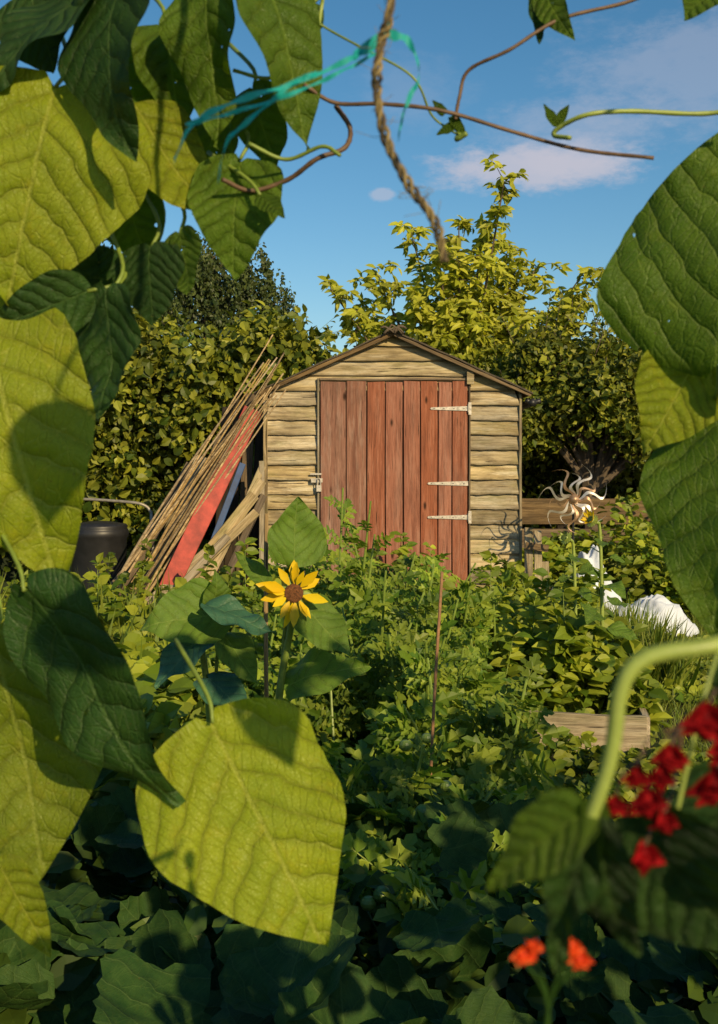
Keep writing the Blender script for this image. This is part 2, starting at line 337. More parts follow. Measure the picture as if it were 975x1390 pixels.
def hinge(z,x0,plate=True):
    a=Acc(); Lx=.785-x0
    y=7.945
    V=[(x0,y,z-.008),(x0-.008,y,z),(x0,y,z+.008),(.785,y,z+.017),(.785,y,z-.017)]
    V2=[(v[0],y+.005,v[2]) for v in V]; nn=5
    a.add(V+V2,[[0,1,2,3,4],[9,8,7,6,5]]+[[i,(i+1)%nn+0,(i+1)%nn+nn,i+nn] for i in range(nn)])
    if plate:
        c=[(.787,z-.045),(.808,z-.045),(.808,z+.045),(.787,z+.045)]
        a.add([(x,7.940,zz) for x,zz in c]+[(x,7.950,zz) for x,zz in c],[[0,1,2,3],[7,6,5,4]]+[[i,(i+1)%4,(i+1)%4+4,i+4] for i in range(4)])
        tube(a,[(.787,7.940,z-.03),(.787,7.940,z+.03)],.006)
    for k in range(4):
        xx=x0+.02+k*(Lx-.05)/3; tube(a,[(xx,7.948,z),(xx,7.941,z)],.0045,.003,mat=1,sides=8)
    a.build('t_hinge',[M_galv,M_black],shed)
hinge(1.597,.52); hinge(1.058,.50,False); hinge(.815,.50)
a=Acc()
def plate(x0,x1,z0,z1,y0,y1):
    c=[(x0,z0),(x1,z0),(x1,z1),(x0,z1)]
    a.add([(x,y0,z) for x,z in c]+[(x,y1,z) for x,z in c],[[0,1,2,3],[7,6,5,4]]+[[i,(i+1)%4,(i+1)%4+4,i+4] for i in range(4)])
plate(-.345,-.262,1.065,1.095,7.942,7.952); plate(-.35,-.27,1.12,1.132,7.942,7.952); plate(-.305,-.27,1.0,1.045,7.926,7.941)
tube(a,[(-.30,7.933,1.045),(-.298,7.928,1.085),(-.288,7.928,1.095),(-.278,7.933,1.085),(-.276,7.933,1.045)],.004,smooth=4)
a.build('hasp_and_padlock',[M_galv],shed)
a=Acc(); plate(.775,.825,1.77,1.86,7.925,7.94); a.build('corner_plate',[M_grey],shed)
for s in(-1,1):
    a=Acc(); nx,ny=18,10; V=[]
    for lay in(0,1):
        for iy in range(ny+1):
            for ix in range(nx+1):
                u=ix/nx; x=CX+s*1.0*u; zz=2.160-SL*u*1.0+(0 if lay==0 else -.012)
                zz+=.008*mn.noise(Vector((x*5,iy*.9,0))); V.append((x,7.895+iy*.21+(.012*mn.noise(Vector((x*9,0,2))) if iy==0 else 0),zz))
    k=nx+1; m=(nx+1)*(ny+1); F=[]
    for lay in(0,1):
        for iy in range(ny):
            for ix in range(nx):
                q=[lay*m+iy*k+ix,lay*m+iy*k+ix+1,lay*m+(iy+1)*k+ix+1,lay*m+(iy+1)*k+ix]; F.append(q)
    for ix in range(nx): F.append([ix,ix+1,m+ix+1,m+ix]); F.append([ny*k+ix,ny*k+ix+1,m+ny*k+ix+1,m+ny*k+ix])
    for iy in range(ny): F.append([iy*k+nx,(iy+1)*k+nx,m+(iy+1)*k+nx,m+iy*k+nx])
    a.add(V,F); a.build('roof_felt',[M_felt],shed,smooth=False)
    beam('barge_board',(CX+s*.004,7.915,2.131),(CX+s*.985,7.915,2.131-.981*SL),.026,.018,M_trim,shed,warp=.004,seg=12)
    beam('eave_strip',(CX+s*.98,7.935,1.700),(CX+s*.98,9.95,1.700),.03,.02,M_trim,shed,nr=(0,0,1),seg=4)
a=Acc()
for j in range(9):
    xx=CX+random.uniform(-.06,.06); tube(a,[(xx-.03,7.87,2.14+random.uniform(-.02,.03)),(xx,7.86,2.16+random.uniform(-.015,.03)),(xx+.04,7.87,2.14+random.uniform(-.02,.03))],.009,.006,smooth=3,wob=.2)
a.build('ridge_end_felt_roll',[M_bark],shed,smooth=True)
a=Acc(); tube(a,[(1.25,7.95,1.64),(1.25,10,1.64)],.03); tube(a,[(1.20,7.97,1.66),(1.25,7.97,1.64),(1.31,7.97,1.655)],.02,smooth=3); a.build('gutter',[M_black],shed,smooth=True)
# ------------------------------------------------------------------ leaning stuff on the left
cb=empty('bamboo_cane_bundle')
for j in range(20):
    t=random.random(); bx=-1.97+.34*t+random.uniform(-.04,.04); tx=-.61+random.uniform(-.08,.08)+.12*(t-.5); tz=1.98+random.uniform(-.30,.16)
    by=7.35+random.uniform(-.12,.12); ty=7.76+random.uniform(-.06,.05)
    P=[(bx,by,0),(bx+(tx-bx)*.5-.02+random.uniform(-.02,.02),(by+ty)/2+random.uniform(-.02,.02),tz*.5-random.uniform(-.03,.05)),(tx,ty,tz)]
    a=Acc(); tube(a,P,random.uniform(.008,.014),.005,sides=7,smooth=10,wob=.10); a.build('cane',[M_cane],cb,smooth=True,loc=None)
lean=empty('leaning_timber_pile')
def lp(n,x0,y0,x1,y1,z1,w,t,m,nr=(.3,-1,.2)): beam(n,(x0,y0,0.0),(x1,y1,z1),w,t,m,lean,nr=nr,warp=.006)
lp('plank',-1.36,7.45,-.69,7.86,1.08,.07,.025,M_grey); lp('plank',-1.50,7.38,-.74,7.8,.98,.08,.025,M_grey)
lp('plank',-1.60,7.30,-.72,7.75,.86,.06,.03,M_grey,(.2,-1,.5)); lp('plank',-1.22,7.5,-.69,7.9,1.18,.05,.03,M_grey); lp('plank',-1.10,7.5,-.68,7.84,.98,.05,.03,M_trim)
lp('plank',-1.62,7.52,-1.12,7.9,1.25,.08,.02,M_grey,(-.2,-1,.2)); lp('plank',-1.74,7.4,-1.2,7.86,1.20,.06,.02,M_trim); lp('plank',-1.5,7.6,-1.0,8.0,1.4,.06,.02,M_trim)
lp('plank',-1.7,7.15,-1.0,7.6,.62,.08,.03,M_grey,(.2,-1,.6)); lp('plank',-1.55,7.1,-.9,7.6,.70,.05,.03,M_grey,(.2,-1,.6))
beam('red_plank',(-1.44,7.32,0),(-.74,7.74,1.58),.13,.025,M_red,None,nr=(.1,-1,.2),warp=.003)
beam('blue_plank',(-1.25,7.50,0),(-.83,7.88,1.20),.045,.03,M_blue,None,nr=(.1,-1,.2),warp=.003)
pan=empty('dark_board_panel')
for j in range(4): beam('board',(-1.06+.085*j,8.12+.02*j,0),(-.98+.085*j,8.25,1.62+.05*(j%3)),.08,.02,M_dark if j!=2 else M_trim,pan)
beam('wooden_stake',(-.69,7.88,0),(-.695,7.88,1.22),.036,.036,M_grey)
a=Acc(); prof=[(.16,0),(.17,.02),(.18,.2),(.19,.22),(.19,.25),(.198,.4),(.204,.64),(.215,.66),(.220,.69),(.212,.71),(.205,.72),(.212,.735),(.20,.75),(.08,.77),(0.001,.775)]
S=32; V=[(-1.93+r*math.cos(2*math.pi*k/S),8.2+r*math.sin(2*math.pi*k/S),z) for r,z in prof for k in range(S)]
a.add(V,[[i*S+k,i*S+(k+1)%S,(i+1)*S+(k+1)%S,(i+1)*S+k] for i in range(len(prof)-1) for k in range(S)]); a.build('black_water_butt',[M_black],smooth=True)
a=Acc(); tube(a,[(-2.25,8.6,0),(-2.25,8.6,.88),(-2.20,8.6,.92),(-1.76,8.5,.90),(-1.64,8.5,.87),(-1.60,8.5,.82)],.012,smooth=6,mat=0); tube(a,[(-1.60,8.5,.83),(-1.56,8.5,.0)],.012); a.build('metal_pipe_rail',[plain('dull_pipe',(.32,.29,.24),.5,.4,.3,30)],smooth=True)
# ------------------------------------------------------------------ right side things
pal=empty('broken_pallet')
beam('slat',(1.20,7.82,0),(1.215,7.92,.74),.06,.02,M_grey,pal); beam('slat',(1.27,7.8,0),(1.28,7.92,.72),.055,.02,M_grey,pal); beam('slat',(1.345,7.8,0),(1.33,7.9,.50),.05,.02,M_grey,pal)
beam('rail',(1.18,7.79,.18),(1.37,7.78,.16),.06,.02,M_grey,pal); beam('rail',(1.18,7.83,.62),(1.34,7.84,.60),.05,.02,M_trim,pal)
fen=empty('low_board_fence')
for j in range(3): beam('board',(1.25,9.5,.25+.27*j),(4.6,9.4,.22+.27*j+.02),.22,.025,M_trim,fen,warp=.01)
for x in(1.75,3.0,4.4): beam('post',(x,9.55,0),(x,9.55,.92),.08,.08,M_dark,fen)
sp=empty('metal_sun_wind_spinner'); C=np.array([1.44,7.4,.965])
a=Acc()
for k in range(14):
    an=2*math.pi*k/14+.1*math.sin(k*3.1); Lr=.205 if k%2==0 else .15
    rows=[]
    for q in range(17):
        u=q/16; r=.035+Lr*u; th=an+.42*math.sin(u*6.2)*(1 if k%2 else .8)+.5*u; w=.0095*math.sin(math.pi*min(1,u*.85+.15))+.001
        c=np.array([r*math.cos(th),-.02*math.sin(u*3),r*math.sin(th)]); tdir=np.array([-math.sin(th),.35,math.cos(th)])
        rows+= [C+c-tdir*w,C+c+tdir*w]
    a.add(rows,[[2*q,2*q+1,2*q+3,2*q+2] for q in range(16)],mat=1 if k%3==1 else 0)
S=24; prof=[(.001,-.035),(.014,-.032),(.025,-.022),(.032,-.01),(.035,0),(.03,.012),(.001,.02)]
a.add([C+np.array([r*math.cos(2*math.pi*k/S),y,r*math.sin(2*math.pi*k/S)]) for r,y in prof for k in range(S)],[[i*S+k,i*S+(k+1)%S,(i+1)*S+(k+1)%S,(i+1)*S+k] for i in range(len(prof)-1) for k in range(S)],1)
a.build('blades_and_hub',[M_steel,M_rust],sp,smooth=True)
a=Acc(); tube(a,[(1.44,7.43,0),(1.44,7.43,.96)],.008); a.build('pole',[M_black],sp)
def sheet(name,c,rx,ry,h,seed):
    a=Acc(); n=60; V=[]
    for i in range(n+1):
        th=2*math.pi*i/n; rim=1+.22*mn.noise(Vector((math.cos(th)*1.5+seed,math.sin(th)*1.5,3)))
        for j in range(n//2+1):
            r=j/(n//2)*rim; x=r*math.cos(th); y=r*math.sin(th); s=max(0,1-(j/(n//2))**2)
            q=Vector((x*1.1+seed,y*1.1,1)); f=.75+.6*mn.noise(q)
            fold=.13*(1-abs(mn.noise(Vector((x*2.6+y+seed,y*1.4,4))))*2.6)*min(1,s*2)+.05*(1-abs(mn.noise(Vector((x*5+seed,y*5,8))))*3)
            V.append((c[0]+x*rx,c[1]+y*ry,max(.004,.02+h*(s**.65)*f+h*fold*.9)))
    m=n//2+1
    a.add(V,np.array([(i*m+j,(i+1)*m+j,(i+1)*m+j+1,i*m+j+1) for i in range(n) for j in range(n//2)]))
    a.build(name,[M_cloth],smooth=True)
sheet('crumpled_white_sheet',(1.64,8.05),.28,.25,.50,5.3); sheet('crumpled_white_sheet.001',(2.04,7.7),.32,.22,.26,8.4)
bed=empty('raised_bed')
beam('front_board',(.475,4.75,.085),(1.215,4.68,.075),.16,.03,M_grey,bed,warp=.006)
beam('side_board_right',(1.225,4.70,.07),(1.40,5.9,.08),.15,.03,M_grey,bed,nr=(1,0,0))
beam('side_board_left',(.46,4.77,.06),(.46,6.0,.06),.13,.03,M_grey,bed,nr=(-1,0,0))
beam('back_board',(.46,6.02,.06),(1.40,5.93,.06),.13,.03,M_grey,bed)
a=Acc(); V=[];n=14
for i in range(n+1):
    for j in range(n+1):
        u=i/n;v=j/n; V.append((.475+u*(.735+.17*v),4.78+v*1.2,.085+.02*mn.noise(Vector((i*.7,j*.7,3)))))
a.add(V,np.array([(i*(n+1)+j,(i+1)*(n+1)+j,(i+1)*(n+1)+j+1,i*(n+1)+j+1) for i in range(n) for j in range(n)])); a.build('soil',[plain('bed_soil',(.05,.035,.022),.95,0,.5,30,1)],bed,smooth=True)
# ------------------------------------------------------------------ foliage masses
def shell_leaves(acc,centres,rad,n,tmpl,size,mat=0,front=.4,droop=.3,up=.35):
    centres=np.asarray(centres); N=len(centres)*n
    c=np.repeat(centres,n,axis=0); r=np.repeat(rad,n)
    d=nrmz(R.normal(size=(N,3))+np.array([0,-front,up]))
    pos=c+d*(r*R.uniform(.5,1.1,N))[:,None]
    nr=nrmz(d+R.normal(size=(N,3))*.55+np.array([.15,-.25,.3])); dr=nrmz(R.normal(size=(N,3))+d*.4+np.array([0,0,-droop]))
    inst(acc,tmpl[0],tmpl[1],pos,dr,nr,size*R.uniform(.5,1.35,N),mat)
def hedge(name,x0,x1,yc,top,n,per,mats,size,thick=.5,tm=T4f):
    acc=Acc(); xs=R.uniform(x0,x1,n); tz=np.array([top(x) for x in xs]); zs=tz*np.sqrt(R.uniform(0,1,n)); zs=np.minimum(zs,tz-.12)
    ys=yc+R.uniform(-thick,thick*.4,n)+.25*zs/2.4
    shell_leaves(acc,np.stack([xs,ys,zs],1),R.uniform(.14,.40,n),per,tm,size)
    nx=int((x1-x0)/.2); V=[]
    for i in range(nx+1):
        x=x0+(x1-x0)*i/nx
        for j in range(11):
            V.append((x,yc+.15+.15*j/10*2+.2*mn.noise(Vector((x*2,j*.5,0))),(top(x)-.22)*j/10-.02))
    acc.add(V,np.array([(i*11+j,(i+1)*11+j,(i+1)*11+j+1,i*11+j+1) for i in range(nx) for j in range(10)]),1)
    k=int((x1-x0)*14)
    for _ in range(k):
        x=random.uniform(x0,x1); t=top(x); P=np.array([(x,yc+random.uniform(-.4,.3),t-.2),(x+random.uniform(-.1,.1),yc,t+random.uniform(0,.15)),(x+random.uniform(-.3,.3),yc-.1,t+random.uniform(.02,.28))])
        tube(acc,P,.004,.002,2,4,3); pts=smoothpts(P,6); m=len(pts)
        inst(acc,tm[0],tm[1],pts,R.normal(size=(m,3))+np.array([0,-.3,-.2]),R.normal(size=(m,3))*.5+np.array([.2,-.6,.6]),size*R.uniform(.6,1,m))
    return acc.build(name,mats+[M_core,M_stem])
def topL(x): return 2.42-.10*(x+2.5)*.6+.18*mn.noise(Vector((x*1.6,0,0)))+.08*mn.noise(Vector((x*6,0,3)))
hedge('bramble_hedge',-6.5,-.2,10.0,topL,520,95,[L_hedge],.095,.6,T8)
def topB(x): return 2.25+.2*mn.noise(Vector((x*1.6,5,0)))
hedge('field_hedge',-.3,7.5,11.9,topB,400,90,[L_apple],.09,.5)
def limb(P,r0,r1,acc,mat=1): tube(acc,P,r0,r1,mat,7,6)
acc=Acc(); base=np.array([2.3,10.9,0]); limb([base,base+[0,0,.6],base+[-.05,0,1.1]],.10,.07,acc)
cs=[];rs=[]
for k in range(110):
    d=nrmz(R.normal(size=3)); d[2]=abs(d[2])*1.0-.25; q=R.uniform(.35,1.0)
    cs.append(base+np.array([0,0,1.55])+d*np.array([1.35,.85,1.22])*q); rs.append(R.uniform(.14,.36))
for k in range(26):
    c=cs[k]; limb([base+[0,0,.9],(base+[0,0,1.2])*.5+c*.5,c],.035,.008,acc)
shell_leaves(acc,cs,np.array(rs),170,T4f,.08,0)
for k in range(80):
    c=cs[k%110]; x=R.uniform(-.3,.3); P=[c,c+[x*.5,-.05,.3],c+[x,-.1,R.uniform(.35,.7)]]; limb(P,.006,.002,acc); pts=smoothpts(P,10); inst(acc,*T4f,pts,R.normal(size=(len(pts),3))+[0,0,.4],R.normal(size=(len(pts),3))*.5+[.2,-.7,.5],.07)
S=8
for k in range(12):
    c=cs[k*8]+R.normal(size=3)*.08; c[1]-=rs[k*8]*.9; r=.026
    V=[c+r*np.array([math.sin(t)*math.cos(ph),math.sin(t)*math.sin(ph),.92*math.cos(t)-.12*(abs(math.cos(t))>.9)]) for t in np.linspace(.05,3.09,7) for ph in np.linspace(0,2*math.pi,S,endpoint=False)]
    acc.add(V,[[i*S+k2,i*S+(k2+1)%S,(i+1)*S+(k2+1)%S,(i+1)*S+k2] for i in range(6) for k2 in range(S)],2)
acc.build('apple_tree',[L_apple,M_bark,plain('apple_skin',(.34,.17,.03),.45,0,.4,8)])
# cherry tree
acc=Acc(); base=np.array([1.15,12.4,0]); limb([base,base+[.03,0,1],base+[0,0,1.9]],.11,.07,acc)
ends=[(1.54,4.16),(1.35,3.80),(.60,3.88),(.85,3.4),(1.08,3.80),(2.05,3.45),(1.75,3.7),(-.30,3.05),(.15,3.38),(.1,2.9),(2.40,3.2),(2.30,2.95),(.55,3.0),(1.2,3.2),(1.6,3.1),(1.9,2.9),(-.05,2.7),(.35,2.6),(.8,2.75),(1.3,2.7),(1.7,2.6),(2.1,2.6),(2.5,2.8),(1.1,3.4),(1.75,3.3)]
TL=([(0,0,0),(-.18,.35,.06),(-.14,.7,.0),(0,1,-.15),(.14,.7,.0),(.18,.35,.06),(0,.5,-.03)],[(0,6,2,1),(6,3,2),(0,5,4,6),(6,4,3)])
for ex_,ez in ends:
    yy=12.4+R.uniform(-.7,.5); s=base+[0,0,R.uniform(1.3,1.9)]; e=np.array([ex_,yy,ez]); m1=s*.55+e*.45+[0,0,-.1]; P=smoothpts([s,m1,e],9)
    tube(acc,P,.03,.006,1,6)
    pts=list(P[9:])
    for q in range(6,len(P),1):
        for _ in range(2):
            o=nrmz(R.normal(size=3)*[1,1,.5]); Lt=R.uniform(.10,.38); T=smoothpts([P[q],P[q]+o*Lt*.6+[0,0,.05],P[q]+o*Lt+[0,0,.02]],3); tube(acc,T,.005,.002,1,4); pts+=list(T[1:])
    pts=np.array(pts); pts=np.repeat(pts,3,axis=0)+R.normal(size=(len(pts)*3,3))*.012; m=len(pts)
    d=R.normal(size=(m,3))*[1,1,.4]+[0,-.1,-.35]; inst(acc,*TL,pts,d,R.normal(size=(m,3))*.3+[.35,-.8,.5],.14*R.uniform(.6,1.2,m))
acc.build('cherry_tree',[L_cherry,M_bark])
# weeping birch beyond the hedge
acc=Acc(); base=np.array([-2.6,17,0]); limb([base,base+[.1,0,2],base+[.4,0,4.2]],.16,.03,acc)
for k in range(520):
    th=R.uniform(0,6.28); q=math.sqrt(R.uniform(0,1)); x=q*math.cos(th)*1.65; y=q*math.sin(th)*1.2; zt=4.75-1.5*q*q+R.uniform(-.9,.12)
    x+=.30*(zt-3.3)
    s=base+[x,y,zt]; L=R.uniform(.3,.9); m=int(26*L)+6; u=np.linspace(0,1,m)[:,None]; P=s+u*np.array([R.uniform(-.08,.18),R.uniform(-.1,.1),-L])+np.sin(u*2.5)*[.04,0,0]
    PP=np.repeat(P,2,axis=0)+R.normal(size=(2*m,3))*.03
    inst(acc,*T4f,PP,R.normal(size=(2*m,3))*.6+[0,0,-.8],R.normal(size=(2*m,3))*.6+[.2,-.7,.3],.075*R.uniform(.6,1.2,2*m))
    if k%5==0: tube(acc,[base+[.02,0,min(zt-.4,4)],s],.012,.004,1,4)
acc.build('weeping_birch_tree',[L_birch,M_bark])
acc=Acc(); cs=np.stack([R.uniform(-9,-3.6,130),R.uniform(15,17,130),R.uniform(1.5,4.3,130)],1); shell_leaves(acc,cs,R.uniform(.3,.6,130),110,T4f,.12); tube(acc,[(-5.5,16,0),(-5.6,16,3)],.15,.08,1); tube(acc,[(-5.6,16,2.4),(-7.4,16,3.8)],.07,.03,1); tube(acc,[(-5.6,16,2.6),(-4.2,16,3.8)],.07,.03,1)
acc.build('broadleaf_tree',[L_birch,M_bark])
# ------------------------------------------------------------------ garden plants
def tomato(acc,x,y,h,n,sz,spread=.25):
    base=np.array([x,y,0.])
    for s_ in range(3):
        tip=base+[R.normal()*spread*.6,R.normal()*spread*.6,h*R.uniform(.68,1.12)]; P=smoothpts([base,(base+tip)/2+R.normal(size=3)*.05,tip],8); tube(acc,P,.009,.004,1,6)
        m=n//3; ii=R.uniform(.12,1,m)**.8; pts=np.array([P[min(len(P)-1,int(t*(len(P)-1)))] for t in ii]); th=R.uniform(0,6.28,m)
        d=np.stack([np.cos(th),np.sin(th),R.uniform(-.3,1.0,m)],1); inst(acc,TT[0],TT[1],pts,d,np.stack([-np.cos(th)*.3+.4,-np.sin(th)*.3-.75,np.full(m,.75)],1)+R.normal(size=(m,3))*.35,sz*R.uniform(.6,1.2,m)*(1.2-.5*ii))
acc=Acc()
for x,y,h in [(-.30,4.9,.84),(-.12,4.7,1.02),(.02,4.9,.86),(.14,4.6,.93),(.28,4.8,.82),(.36,4.5,.64),(-.45,5.1,.74),(-.6,4.8,.62),(-.05,4.2,.78),(.16,4.0,.70),(.30,3.9,.6),(-.22,4.1,.72),(.05,3.6,.64),(.22,3.4,.56),(-.12,3.3,.55),(.38,3.5,.42),(.12,3.0,.47),(-.3,3.5,.55),(.30,3.1,.38),(-.42,4.2,.6),(.45,4.1,.42),(.0,2.8,.42),(-.02,5.4,.80),(.3,5.4,.74),(.5,5.2,.55),(.22,2.7,.36),(.08,2.5,.34),(.40,2.7,.27),(-.14,2.5,.32)]:
    tomato(acc,x,y,h,63,.20)
for (x,y,z) in [(.20,2.9,.36),(.225,2.87,.34),(.17,2.88,.33),(.21,2.86,.315),(.245,2.9,.31),(.19,3.2,.46),(.13,3.2,.44),(.16,2.87,.36),(.05,2.5,.30),(.02,2.5,.28),(.2,3.0,.40),(.23,3.02,.38)]:
    c=np.array([x,y-.10,z]); r=.018*random.uniform(.8,1.15)
    V=[c+r*np.array([math.sin(t)*math.cos(ph),math.sin(t)*math.sin(ph),.9*math.cos(t)]) for t in np.linspace(.05,3.09,8) for ph in np.linspace(0,2*math.pi,12,endpoint=False)]
    acc.add(V,[[i*12+k,i*12+(k+1)%12,(i+1)*12+(k+1)%12,(i+1)*12+k] for i in range(7) for k in range(12)],2)
acc.build('tomato_plants',[L_tom,M_stem,plain('green_tomato',(.16,.24,.05),.3,0,.2,20)])
def field(acc,n,xr,yr,hf,tm,size,mat=0,upn=.8,sd=.6):
    x=R.uniform(*xr,n);y=R.uniform(*yr,n); h=np.array([max(.02,hf(a,b)) for a,b in zip(x,y)])
    z=h*R.uniform(0,1,n)**.6; th=R.uniform(0,6.28,n)
    d=np.stack([np.cos(th),np.sin(th),R.normal(size=n)*.35],1); nr=np.stack([R.normal(size=n)*sd+.35,R.normal(size=n)*sd-.75,np.full(n,upn)],1)
    inst(acc,tm[0],tm[1],np.stack([x,y,z],1),d,nr,size*R.uniform(.45,1.4,n),mat)
acc=Acc()
nf=lambda x,y,s,o: mn.noise(Vector((x*s,y*s,o)))
field(acc,14000,(-3.6,-.45),(4.6,7.4),lambda x,y:.38+.42*nf(x,y,2.6,1)-.06*(y>6.6)-.12*(x<-1.5 and y>6),T8,.085)
field(acc,6000,(-.6,.9),(5.4,7.8),lambda x,y:.24+.34*nf(x,y,3,1),T8,.08)
field(acc,7000,(.48,1.3),(4.85,6.0),lambda x,y:.30+.34*nf(x,y,3.5,4),T8,.085)
field(acc,7000,(.5,1.5),(6.0,7.7),lambda x,y:.24+.32*nf(x,y,2.5,6),T8,.075)
field(acc,2600,(1.5,2.8),(5.6,7.5),lambda x,y:.04+.10*nf(x,y,2.5,6),T8,.055)
field(acc,5000,(-1.6,-.4),(3.2,4.7),lambda x,y:.38+.30*nf(x,y,3,7),T8,.10)
field(acc,7000,(.35,2.0),(3.0,4.5),lambda x,y:.07+.14*nf(x,y,4,8),T8,.055)
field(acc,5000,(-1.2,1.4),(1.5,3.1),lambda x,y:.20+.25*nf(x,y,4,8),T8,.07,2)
field(acc,2000,(-2.6,-1.0),(7.6,9.6),lambda x,y:.30+.3*nf(x,y,3,9),T8,.08)
field(acc,4000,(1.95,3.8),(8.3,9.3),lambda x,y:.60+.5*nf(x,y,3,9),T8,.08)
field(acc,1500,(1.3,1.9),(8.6,9.3),lambda x,y:.5+.4*nf(x,y,3,9),T8,.08)
for k in range(90):
    x,y=(R.uniform(-2.4,-.5),R.uniform(5,7.0)) if k<40 else ((R.uniform(-.3,1.2),R.uniform(5.6,7.7)) if k<70 else (R.uniform(.5,1.25),R.uniform(4.9,5.9)))
    h=R.uniform(.30,.72); P=smoothpts([(x,y,0),(x+R.normal()*.02,y,h*.5),(x+R.normal()*.05,y,h)],9); tube(acc,P,.004,.002,1,5)
    pts=np.repeat(P[4:],3,axis=0); m=len(pts); inst(acc,*T8,pts,R.normal(size=(m,3))*[1,1,.3]+[0,0,.2],R.normal(size=(m,3))*.4+[.3,-.6,.8],.085*R.uniform(.5,1.2,m))
acc.build('low_garden_plants',[L_weed,M_stem,leafmat('weed_foliage_shaded',(.025,.065,.008),(.10,.16,.02),.2)])  # last material: darker weed copy with the foreground shade in its colour
TG=([(-.03,0,0),(.03,0,0),(.02,.5,.03),(0,1,.18),(-.02,.5,.03)],[(0,1,2,4),(4,2,3)])
acc=Acc()
def grass(n,xr,yr,L):
    x=R.uniform(*xr,n);y=R.uniform(*yr,n); d=np.stack([R.normal(size=n)*.45,R.normal(size=n)*.45,np.ones(n)],1)
    inst(acc,TG[0],TG[1],np.stack([x,y,np.full(n,-.02)],1),d,R.normal(size=(n,3)),L*R.uniform(.4,1.3,n))
grass(36000,(1.3,4.2),(4.2,9.3),.085); grass(2000,(1.40,1.72),(5.8,7.0),.34); grass(7000,(.4,2.5),(2.8,4.55),.09); grass(1800,(-3.5,-.6),(4.4,7.2),.5); grass(1500,(.2,1.2),(6,7.8),.3)
acc.build('grass',[L_grass])
def squash_t():
    V=[(0,.35,.0)];U=[(.5,.35)];F=[];n=40
    for ring,rr in ((1,.5),(2,1.0)):
        for k in range(n):
            a=2*math.pi*k/n; r=.5*(1+.10*math.cos(5*a)+.05*math.cos(17*a))*(1-.35*math.exp(-((a-math.pi)/.35)**2))
            x=r*math.sin(a)*rr; y=.42+r*math.cos(a)*rr; z=.10*rr*rr+.04*math.sin(5*a+1)*rr
            V.append((x,y,z)); U.append((x+.5,y))
    for k in range(n):
        F.append((0,1+k,1+(k+1)%n)); F.append((1+k,1+n+k,1+n+(k+1)%n,1+(k+1)%n))
    return V,F,U
Q=squash_t(); acc=Acc()
n=420; x=R.uniform(-1.3,1.4,n); y=R.uniform(1.35,3.0,n); z=(.06+.30*R.uniform(0,1,n)**.8)*np.where(x>.35,.75,1.)*np.where(y<1.8,.9,1.)
th=R.uniform(0,6.28,n); inst(acc,Q[0],Q[1],np.stack([x,y,z],1),np.stack([np.cos(th),np.sin(th),R.normal(size=n)*.45],1),np.stack([R.normal(size=n)*.6,R.normal(size=n)*.5-.35,np.ones(n)],1),R.uniform(.08,.27,n),0,Q[2])
for k in range(0,n,2):
    a_=R.normal(size=2)*.09; tube(acc,[(x[k]+a_[0],y[k]+a_[1]+.05,0),(x[k]+a_[0]*.7,y[k]+a_[1]*.7+.02,z[k]*.6),(x[k],y[k],z[k])],.0035,.003,1,5,4)
acc.build('squash_plants',[M_squash,plain('dull_stem',(.04,.075,.015),.7,0,.3,60)],smooth=True)
beam('bamboo_stake',(.172,3.0,0),(.227,3.02,.935),.008,.008,plain('brown_cane',(.28,.145,.07),.6,0,.3,60),nr=(0,-1,0))
beam('bamboo_stake.001',(-.235,2.86,0),(-.245,2.9,1.10),.011,.011,M_cane)
